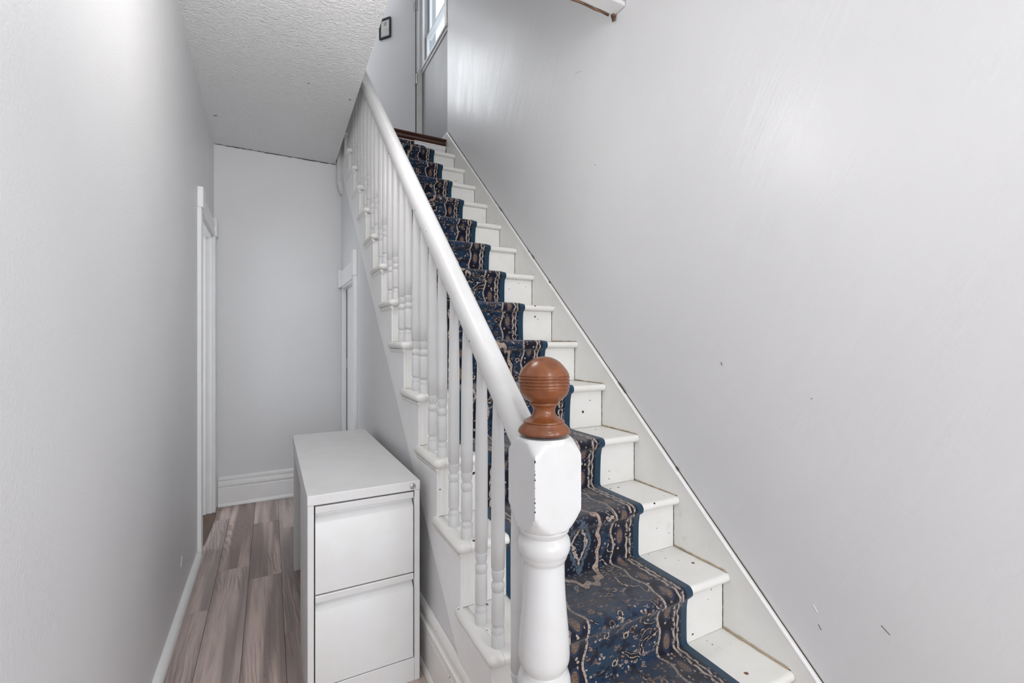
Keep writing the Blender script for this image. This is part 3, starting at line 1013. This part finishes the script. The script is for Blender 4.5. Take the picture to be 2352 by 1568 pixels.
b_short = MB().lathe(bal_prof(0.727), 0, 0, 20)
b_long = MB().lathe(bal_prof(0.830), 0, 0, 20)
proto = []
for mb_ in (b_short, b_long):
    o = mb_.build('baluster', M['rail'], None, smooth=55)
    proto.append(o)
first = [True, True]
for k in range(1, NT_ + 1):
    for j, dy in ((0, 0.049), (1, 0.162)):
        if k == 1 and j == 0:
            continue
        if first[j]:
            o = proto[j]
            first[j] = False
        else:
            o = proto[j].copy()
            COL.objects.link(o)
        o.parent = rl
        o.location = (XB + random.uniform(-0.001, 0.001), nose(k) + dy, top(k))
        o.rotation_euler = (random.uniform(-0.003, 0.003), random.uniform(-0.004, 0.004), random.uniform(0, 6))

# handrail: rounded cross-section cut plumb at both ends
ring0, ring1 = [], []
NR = 28
for i in range(NR):
    a = 2 * math.pi * i / NR
    ca, sa = math.cos(a), math.sin(a)
    x = 0.0355 * math.copysign(abs(ca) ** 0.85, ca)
    hh = 0.052 if sa > 0 else 0.050
    z = hh * math.copysign(abs(sa) ** 0.92, sa)
    ring0.append((XB + x, 0.932, rail_z(0.932) + z))
    ring1.append((XB + x, 3.972, rail_z(3.972) + z))
MB().rings([ring0, ring1]).build('handrail', M['rail'], rl, smooth=50)

# newel post
NX, NY, PX = 0.548, 0.876, 0.000986


def zy(y): return 1.24 - (y - 784) * PX


nw = bpy.data.objects.new('newel_post', None)
hw = 0.0595
zb0, zb1 = zy(1207), zy(1000)
rings = []
NA = 72
for i in range(33):
    t = i / 32
    z = zb0 + (zb1 - zb0) * t
    dtop, dbot = (zb1 - z), (z - zb0)
    R = hw * 1.45
    if dtop < 0.036:
        R = min(R, hw * (0.965 + 0.46 * (dtop / 0.036) ** 0.75))
    if dbot < 0.048:
        R = min(R, hw * (0.945 + 0.48 * (dbot / 0.048) ** 0.75))
    ring = []
    for n_ in range(NA):
        a = 2 * math.pi * n_ / NA
        m_ = max(abs(math.cos(a)), abs(math.sin(a)))
        rr_ = min(hw / m_, R)
        ring.append((NX + rr_ * math.cos(a), NY + rr_ * math.sin(a), z))
    rings.append(ring)
blk = MB().rings(rings)
blk_o = blk.build('newel_post', M['newel'], rl, smooth=28)
turn = [(0.0555, 1205), (0.0575, 1208), (0.0565, 1213), (0.0510, 1219), (0.0500, 1222), (0.0530, 1227), (0.0575, 1233), (0.0592, 1243), (0.0588, 1254),
        (0.0555, 1264), (0.0535, 1267), (0.0530, 1271), (0.0490, 1280), (0.0468, 1283), (0.0462, 1287), (0.0466, 1296), (0.0470, 1320), (0.0482, 1355), (0.0515, 1400),
        (0.0552, 1440), (0.0575, 1475), (0.0582, 1495), (0.0575, 1506), (0.0545, 1516), (0.0500, 1524), (0.0490, 1527), (0.0505, 1530), (0.0505, 1533), (0.0560, 1540),
        (0.0595, 1552), (0.0605, 1564), (0.0590, 1578), (0.0540, 1590), (0.0500, 1596), (0.0500, 1602), (0.0560, 1606)]
MB().lathe([(r, zy(y)) for r, y in turn][::-1], NX, NY, 48).build('turned_shaft', M['newel'], blk_o, smooth=40)
MB().box(NX - hw, NX + hw, NY - 0.036, NY + hw, top(1) + 0.0005, zy(1605)).build('foot_block', M['newel'], blk_o, bevel=0.006)
fin = []
fy = lambda c: 780 + c / 3.408
for hpx, c in ((0, 130), (30, 133), (62, 140), (95, 154), (125, 174), (152, 202), (176, 232), (193, 262), (197, 272), (198, 275), (193, 278), (193, 281), (199, 284),
               (202, 291), (199, 299), (194, 302), (194, 305), (200, 308), (203, 315), (200, 322), (195, 326), (195, 329), (201, 332), (203, 339), (200, 346),
               (195, 350), (195, 353), (200, 357), (201, 364), (198, 372), (193, 376), (193, 380), (197, 384), (190, 405), (176, 432), (152, 458), (125, 476), (110, 483),
               (108, 486), (113, 490), (114, 500), (110, 507), (100, 513), (91, 525), (86, 545), (86, 562), (92, 580), (104, 596), (122, 610), (146, 622), (160, 630),
               (161, 637), (156, 641), (160, 645), (163, 650), (165, 656), (184, 672), (197, 690), (204, 707), (203, 718), (196, 725), (190, 729)):
    fin.append((max(hpx / 3.408 * PX, 0.0003), zy(fy(c))))
MB().lathe(fin[::-1], NX, NY, 56).build('ball_finial', M['ball'], blk_o, smooth=40)['label'] = 'turned brown wooden ball finial with grooves'

chips = MB()
for zc, r_ in ((0.989, 0.0017), (0.969, 0.0008), (0.962, 0.0012), (0.951, 0.0015), (0.934, 0.0008), (0.912, 0.0009), (0.903, 0.0014), (0.893, 0.0010), (0.884, 0.0015)):
    chips.tube([(NX - hw + 0.0006, NY - hw + 0.0006, zc - r_ * 1.6), (NX - hw + 0.0004, NY - hw + 0.0004, zc), (NX - hw + 0.0006, NY - hw + 0.0006, zc + r_ * 1.6)], r_, 6)
chips.build('paint_chip', M['gap'], blk_o)

# post at the head of the stairs, with a drop below the hall ceiling
up = MB()
up.box(0.488, 0.604, 3.960, 4.050, 2.560, 4.16)
uo = up.build('landing_newel', M['rail'], rl, bevel=0.004)
dp = MB()
cx, cy = 0.524, 4.004
steps = [(0.036, 0.045, 2.560), (0.036, 0.045, 2.545), (0.030, 0.040, 2.540), (0.028, 0.037, 2.520), (0.022, 0.030, 2.512), (0.020, 0.027, 2.492), (0.015, 0.020, 2.486), (0.014, 0.018, 2.462)]
dp.rings([[(cx - a, cy - b_, z), (cx + a, cy - b_, z), (cx + a, cy + b_, z), (cx - a, cy + b_, z)] for a, b_, z in steps])
dp.build('drop_pendant', M['rail'], uo, bevel=0.0015)

# ------------------------------------------------------------------ stair runner
RX0, RX1 = 0.680, 1.250


def runner_profile(d):
    """(y, z, wear) along the stairs, d metres off the wood, with the same number of points for any d."""
    P = [(nose(1) - 0.16, d, 0.3), (nose(1) - 0.05, d, 0.3)]
    for k in range(1, 16):
        yf, zt, z0 = nose(k) + OVER - d, top(k), top(k - 1)
        r = TH / 2
        lastr = (k == 15)
        # foot of the riser, slightly rounded
        P += [(yf - 0.012, z0 + d + 0.0005, 0.35), (yf - 0.003, z0 + d + 0.004, 0.1), (yf, z0 + d + 0.013, 0.0)]
        if lastr:
            for zz in (0.05, 0.09, 0.14):
                P.append((yf, z0 + d + zz, 0))
            break
        n = 7
        zu = zt - TH - d
        for i in range(1, n):
            t = i / n
            P.append((yf - 0.004 * t ** 3, z0 + d + 0.013 + (zu - 0.016 - z0 - d - 0.013) * t, 0.0))
        P.append((yf - 0.008, zu - 0.006, 0))
        P.append((yf - 0.013, zu - 0.0005, 0))
        for i in range(11):
            a = -math.pi / 2 + math.pi * i / 10
            P.append((nose(k) + r - (r + d) * math.cos(a), zt - r + (r + d) * math.sin(a), max(0, (i - 5) / 5) * 0.8))
        for t in (0.15, 0.32, 0.5, 0.68, 0.85):
            y0, y1 = nose(k) + r, nose(k + 1) + OVER - 0.012
            P.append((y0 + (y1 - y0) * t, zt + d, 1.0 - 0.55 * t))
    return P


def build_runner():
    po, pi = runner_profile(0.009), runner_profile(0.0006)
    n = len(po)
    arc = [0.0]
    for a, b_ in zip(po, po[1:]):
        arc.append(arc[-1] + math.hypot(b_[0] - a[0], b_[1] - a[1]))
    NXD = 18
    bm = bmesh.new()
    uvl = bm.loops.layers.uv.new('UVMap')
    wl_ = bm.verts.layers.float.new('wear')
    uvmap = {}
    rows = []
    for i in range(n):
        row = []
        sh = 0.0025 * math.sin(arc[i] * 3.1) + 0.0015 * math.sin(arc[i] * 11.0 + 1)
        for j in range(NXD + 1):
            t = j / NXD
            x = RX0 + (RX1 - RX0) * t
            edge = 1 if j in (0, NXD) else 0
            y, z = po[i][0], po[i][1]
            if edge:   # bound edge turns down to the wood
                y, z = po[i][0] * 0.45 + pi[i][0] * 0.55, po[i][1] * 0.45 + pi[i][1] * 0.55
            v_ = bm.verts.new((x + sh, y, z))
            mid = 1 - abs(t - 0.5) * 2
            v_[wl_] = po[i][2] * min(1, mid * 2.2)
            uvmap[v_] = (t * RUN_W, arc[i])
            row.append(v_)
        lo = [bm.verts.new((RX0 + sh, pi[i][0], pi[i][1])), bm.verts.new((RX1 + sh, pi[i][0], pi[i][1]))]
        uvmap[lo[0]] = (0.0, arc[i])
        uvmap[lo[1]] = (RUN_W, arc[i])
        rows.append((row, lo))
    for i in range(n - 1):
        (r0, l0), (r1, l1) = rows[i], rows[i + 1]
        for j in range(NXD):
            bm.faces.new((r0[j], r0[j + 1], r1[j + 1], r1[j]))
        bm.faces.new((l0[0], r0[0], r1[0], l1[0]))
        bm.faces.new((r0[-1], l0[1], l1[1], r1[-1]))
        bm.faces.new((l0[1], l0[0], l1[0], l1[1]))
    for f in bm.faces:
        f.smooth = True
        for lp_ in f.loops:
            lp_[uvl].uv = uvmap[lp_.vert]
    bmesh.ops.recalc_face_normals(bm, faces=bm.faces)
    me = bpy.data.meshes.new('stair_runner')
    bm.to_mesh(me)
    bm.free()
    me.set_sharp_from_angle(angle=math.radians(60))
    me.materials.append(M['runner'])
    o = bpy.data.objects.new('stair_runner', me)
    COL.objects.link(o)
    return o


tag(build_runner(), 'navy blue patterned carpet runner with cream border going up the white stairs', 'carpet')

# ------------------------------------------------------------------ white file cabinet desk in the hall
cb = empty('file_cabinet_desk', 'long white metal filing cabinet desk with two drawers beside the stairs', 'cabinet')
cx0, cx1, cy0, cy1, cz = 0.108, 0.488, 1.637, 2.752, 0.730
tpz = 0.034
tb = MB().box(cx0, cx1, cy0, cy1, cz - tpz, cz).build('top', M['metal'], cb, bevel=0.0025)
zt_ = cz - tpz
body = MB()
yd = 2.030      # back of the drawer pedestal
body.box(cx0 + 0.001, cx0 + 0.021, cy0 + 0.001, yd, 0.0, zt_)
body.box(cx1 - 0.021, cx1 - 0.001, cy0 + 0.001, yd, 0.0, zt_)
body.box(cx0 + 0.021, cx1 - 0.021, yd - 0.015, yd, 0.0, zt_)
body.box(cx0 + 0.021, cx1 - 0.021, cy0 + 0.002, cy0 + 0.020, 0.0, 0.084)
body.build('body', M['metal'], cb, bevel=0.0018)
MB().box(cx0 + 0.022, cx1 - 0.022, cy0 + 0.030, yd - 0.016, 0.02, zt_ - 0.004).build('inner_case', M['gap'], cb, smooth=0)
MB().box(cx0 + 0.006, cx1 - 0.002, cy1 - 0.030, cy1 - 0.004, 0.0, zt_).build('end_panel', M['metal'], cb, bevel=0.0018)
MB().box(cx0 + 0.004, cx0 + 0.020, yd, cy1 - 0.030, zt_ - 0.055, zt_).build('side_rail', M['metal'], cb, bevel=0.0015)
MB().box(cx1 - 0.020, cx1 - 0.004, yd, cy1 - 0.030, 0.18, zt_).build('back_panel', M['metal'], cb, bevel=0.0015)


def drawer(z0, z1):
    ya = cy0 + 0.003
    prof = [(ya + 0.020, z0), (ya, z0), (ya, z1 - 0.056), (ya + 0.001, z1 - 0.054), (ya + 0.018, z1 - 0.036), (ya + 0.019, z1 - 0.026), (ya + 0.004, z1 - 0.0245),
            (ya - 0.002, z1 - 0.022), (ya - 0.003, z1 - 0.003), (ya - 0.001, z1), (ya + 0.020, z1)]
    return MB().prism(prof, cx0 + 0.0245, cx1 - 0.0245).build('drawer', M['metal'], cb, bevel=0.0008, seg=1)


drawer(0.398, zt_ - 0.005)
drawer(0.087, 0.394)
lx, lz = cx1 - 0.028, cz - 0.0175
lk = [(0.0004, 0.0065), (0.0060, 0.0062), (0.0065, 0.0050), (0.0075, 0.0048), (0.0080, 0.0058), (0.0100, 0.0048), (0.0112, 0.0020), (0.0112, 0.0)]
lo_ = MB()
seg = 24
rings = [[(lx + r * math.cos(2 * math.pi * i / seg), cy0 - h, lz + r * math.sin(2 * math.pi * i / seg)) for i in range(seg)] for r, h in lk]
lo_.rings(rings)
lko = lo_.build('lock', M['chrome'], cb, smooth=40)
lko['label'] = 'round chrome lock'
MB().box(lx - 0.0006, lx + 0.0006, cy0 - 0.0072, cy0 - 0.005, lz - 0.0032, lz + 0.0032).build('keyhole', M['gap'], lko, smooth=0)

# ------------------------------------------------------------------ framed notice on the upstairs door
fnr = empty('framed_notice', 'small black framed notice hanging on the upstairs door', 'picture frame')
s0, s1, z0, z1 = 0.335, 0.492, 4.655, 4.878


def on_door(s, off, z):
    p = H3 + dv * s + nv * off
    return (p.x, p.y, z)


def door_box(sa, sb, oa, ob, za, zb):
    v = [on_door(s, o_, z) for z in (za, zb) for o_ in (oa, ob) for s in (sa, sb)]
    return MB().add(v, [(0, 2, 3, 1), (4, 5, 7, 6), (0, 1, 5, 4), (2, 6, 7, 3), (0, 4, 6, 2), (1, 3, 7, 5)])


fw = 0.017
for (a, b_, c, d) in ((s0, s0 + fw, z0, z1), (s1 - fw, s1, z0, z1), (s0 + fw, s1 - fw, z0, z0 + fw), (s0 + fw, s1 - fw, z1 - fw, z1)):
    door_box(a, b_, 0.001, 0.022, c, d).build('frame_bar', M['black'], fnr, bevel=0.002)
pap = door_box(s0 + fw, s1 - fw, 0.001, 0.008, z0 + fw, z1 - fw).build('paper', M['paper'], fnr, smooth=0)
ink = MB()
for i in range(7):
    zz = z0 + 0.035 + i * 0.013
    sub = door_box(s0 + 0.032, s1 - 0.030 - (i % 3) * 0.012, 0.008, 0.0086, zz, zz + 0.003)
    ink.add(sub.v, sub.f)
sub = door_box(s0 + 0.055, s1 - 0.058, 0.008, 0.0086, z0 + 0.14, z0 + 0.185)
ink.add(sub.v, sub.f)
ink.build('faint_print', M['ink'], pap, smooth=0)

# ------------------------------------------------------------------ scratches and specks on the walls
wro, wlo = bpy.data.objects['wall_right'], bpy.data.objects['wall_left']
for (y0, z0, y1, z1, r_, m_) in ((0.795, 0.437, 0.782, 0.420, 0.0011, 'trim'), (1.117, 1.164, 1.112, 1.152, 0.0012, 'crack'), (0.800, 1.066, 0.799, 1.064, 0.0016, 'crack'),
                                 (0.78, 0.385, 0.772, 0.372, 0.0009, 'crack'), (2.02, 2.70, 1.95, 2.675, 0.0012, 'trim'), (3.42, 3.10, 3.42, 3.06, 0.0012, 'trim'), (0.62, 0.47, 0.60, 0.455, 0.0009, 'crack')):
    MB().tube([(XR - r_ * 0.3, y0, z0), (XR - r_ * 0.4, (y0 + y1) / 2, (z0 + z1) / 2), (XR - r_ * 0.3, y1, z1)], r_, 5).build('scratch', M[m_], wro, smooth=0)
MB().tube([(XL + 0.0003, 2.62, 0.180), (XL + 0.0004, 2.635, 0.20), (XL + 0.0003, 2.645, 0.222)], 0.0015, 5).build('scratch', M['trim'], wlo, smooth=0)
for (x, y, l_) in ((0.44, 3.02, 0.012), (0.20, 2.95, 0.006), (-0.33, 3.60, 0.02)):
    MB().tube([(x, y, zceil(y) - 0.0005), (x + l_ * 0.5, y - l_ * 0.3, zceil(y) - 0.001), (x + l_, y - l_ * 0.4, zceil(y) - 0.0005)], 0.0022, 5).build('scratch', M['gap'], cko, smooth=0)

# ------------------------------------------------------------------ lamps out of view


def ceiling_lamp(loc, label, power, rad, drop=0.30):
    e = empty('ceiling_lamp', label, 'lamp')
    x, y, z = loc
    MB().lathe([(0.075, z - 0.03), (0.085, z - 0.012), (0.080, z)], x, y, 32).build('canopy', M['chrome'], e)
    MB().lathe([(0.012, z - drop + 0.14), (0.012, z - 0.03)], x, y, 12).build('stem', M['chrome'], e)
    z -= drop
    prof = [(0.01, z), (0.06, z + 0.01), (0.10, z + 0.04), (0.12, z + 0.08), (0.11, z + 0.12), (0.07, z + 0.14)]
    MB().lathe(prof, x, y, 32).build('globe', M['lamp'], e, smooth=60)
    d = bpy.data.lights.new('lamp_light', 'POINT')
    d.energy = power
    d.shadow_soft_size = rad
    d.color = (1.0, 0.985, 0.975)
    o = bpy.data.objects.new('lamp_light', d)
    COL.objects.link(o)
    o.location = (x, y, z - 0.12)
    o.parent = e


ceiling_lamp((0.55, -0.60, zceil(-0.60)), 'round ceiling lamp of the foyer behind the viewer', 11, 0.10)
ceiling_lamp((0.18, 1.55, zceil(1.55)), 'round pendant lamp added out of view to brighten the hall', 12, 0.20)  # unseen pendant, added to brighten the hall walls and ceiling
ceiling_lamp((0.35, 2.3, ZTOP), 'round ceiling lamp added out of view to light the upper hall', 10, 0.12)  # unseen lamp, added to light the upstairs door
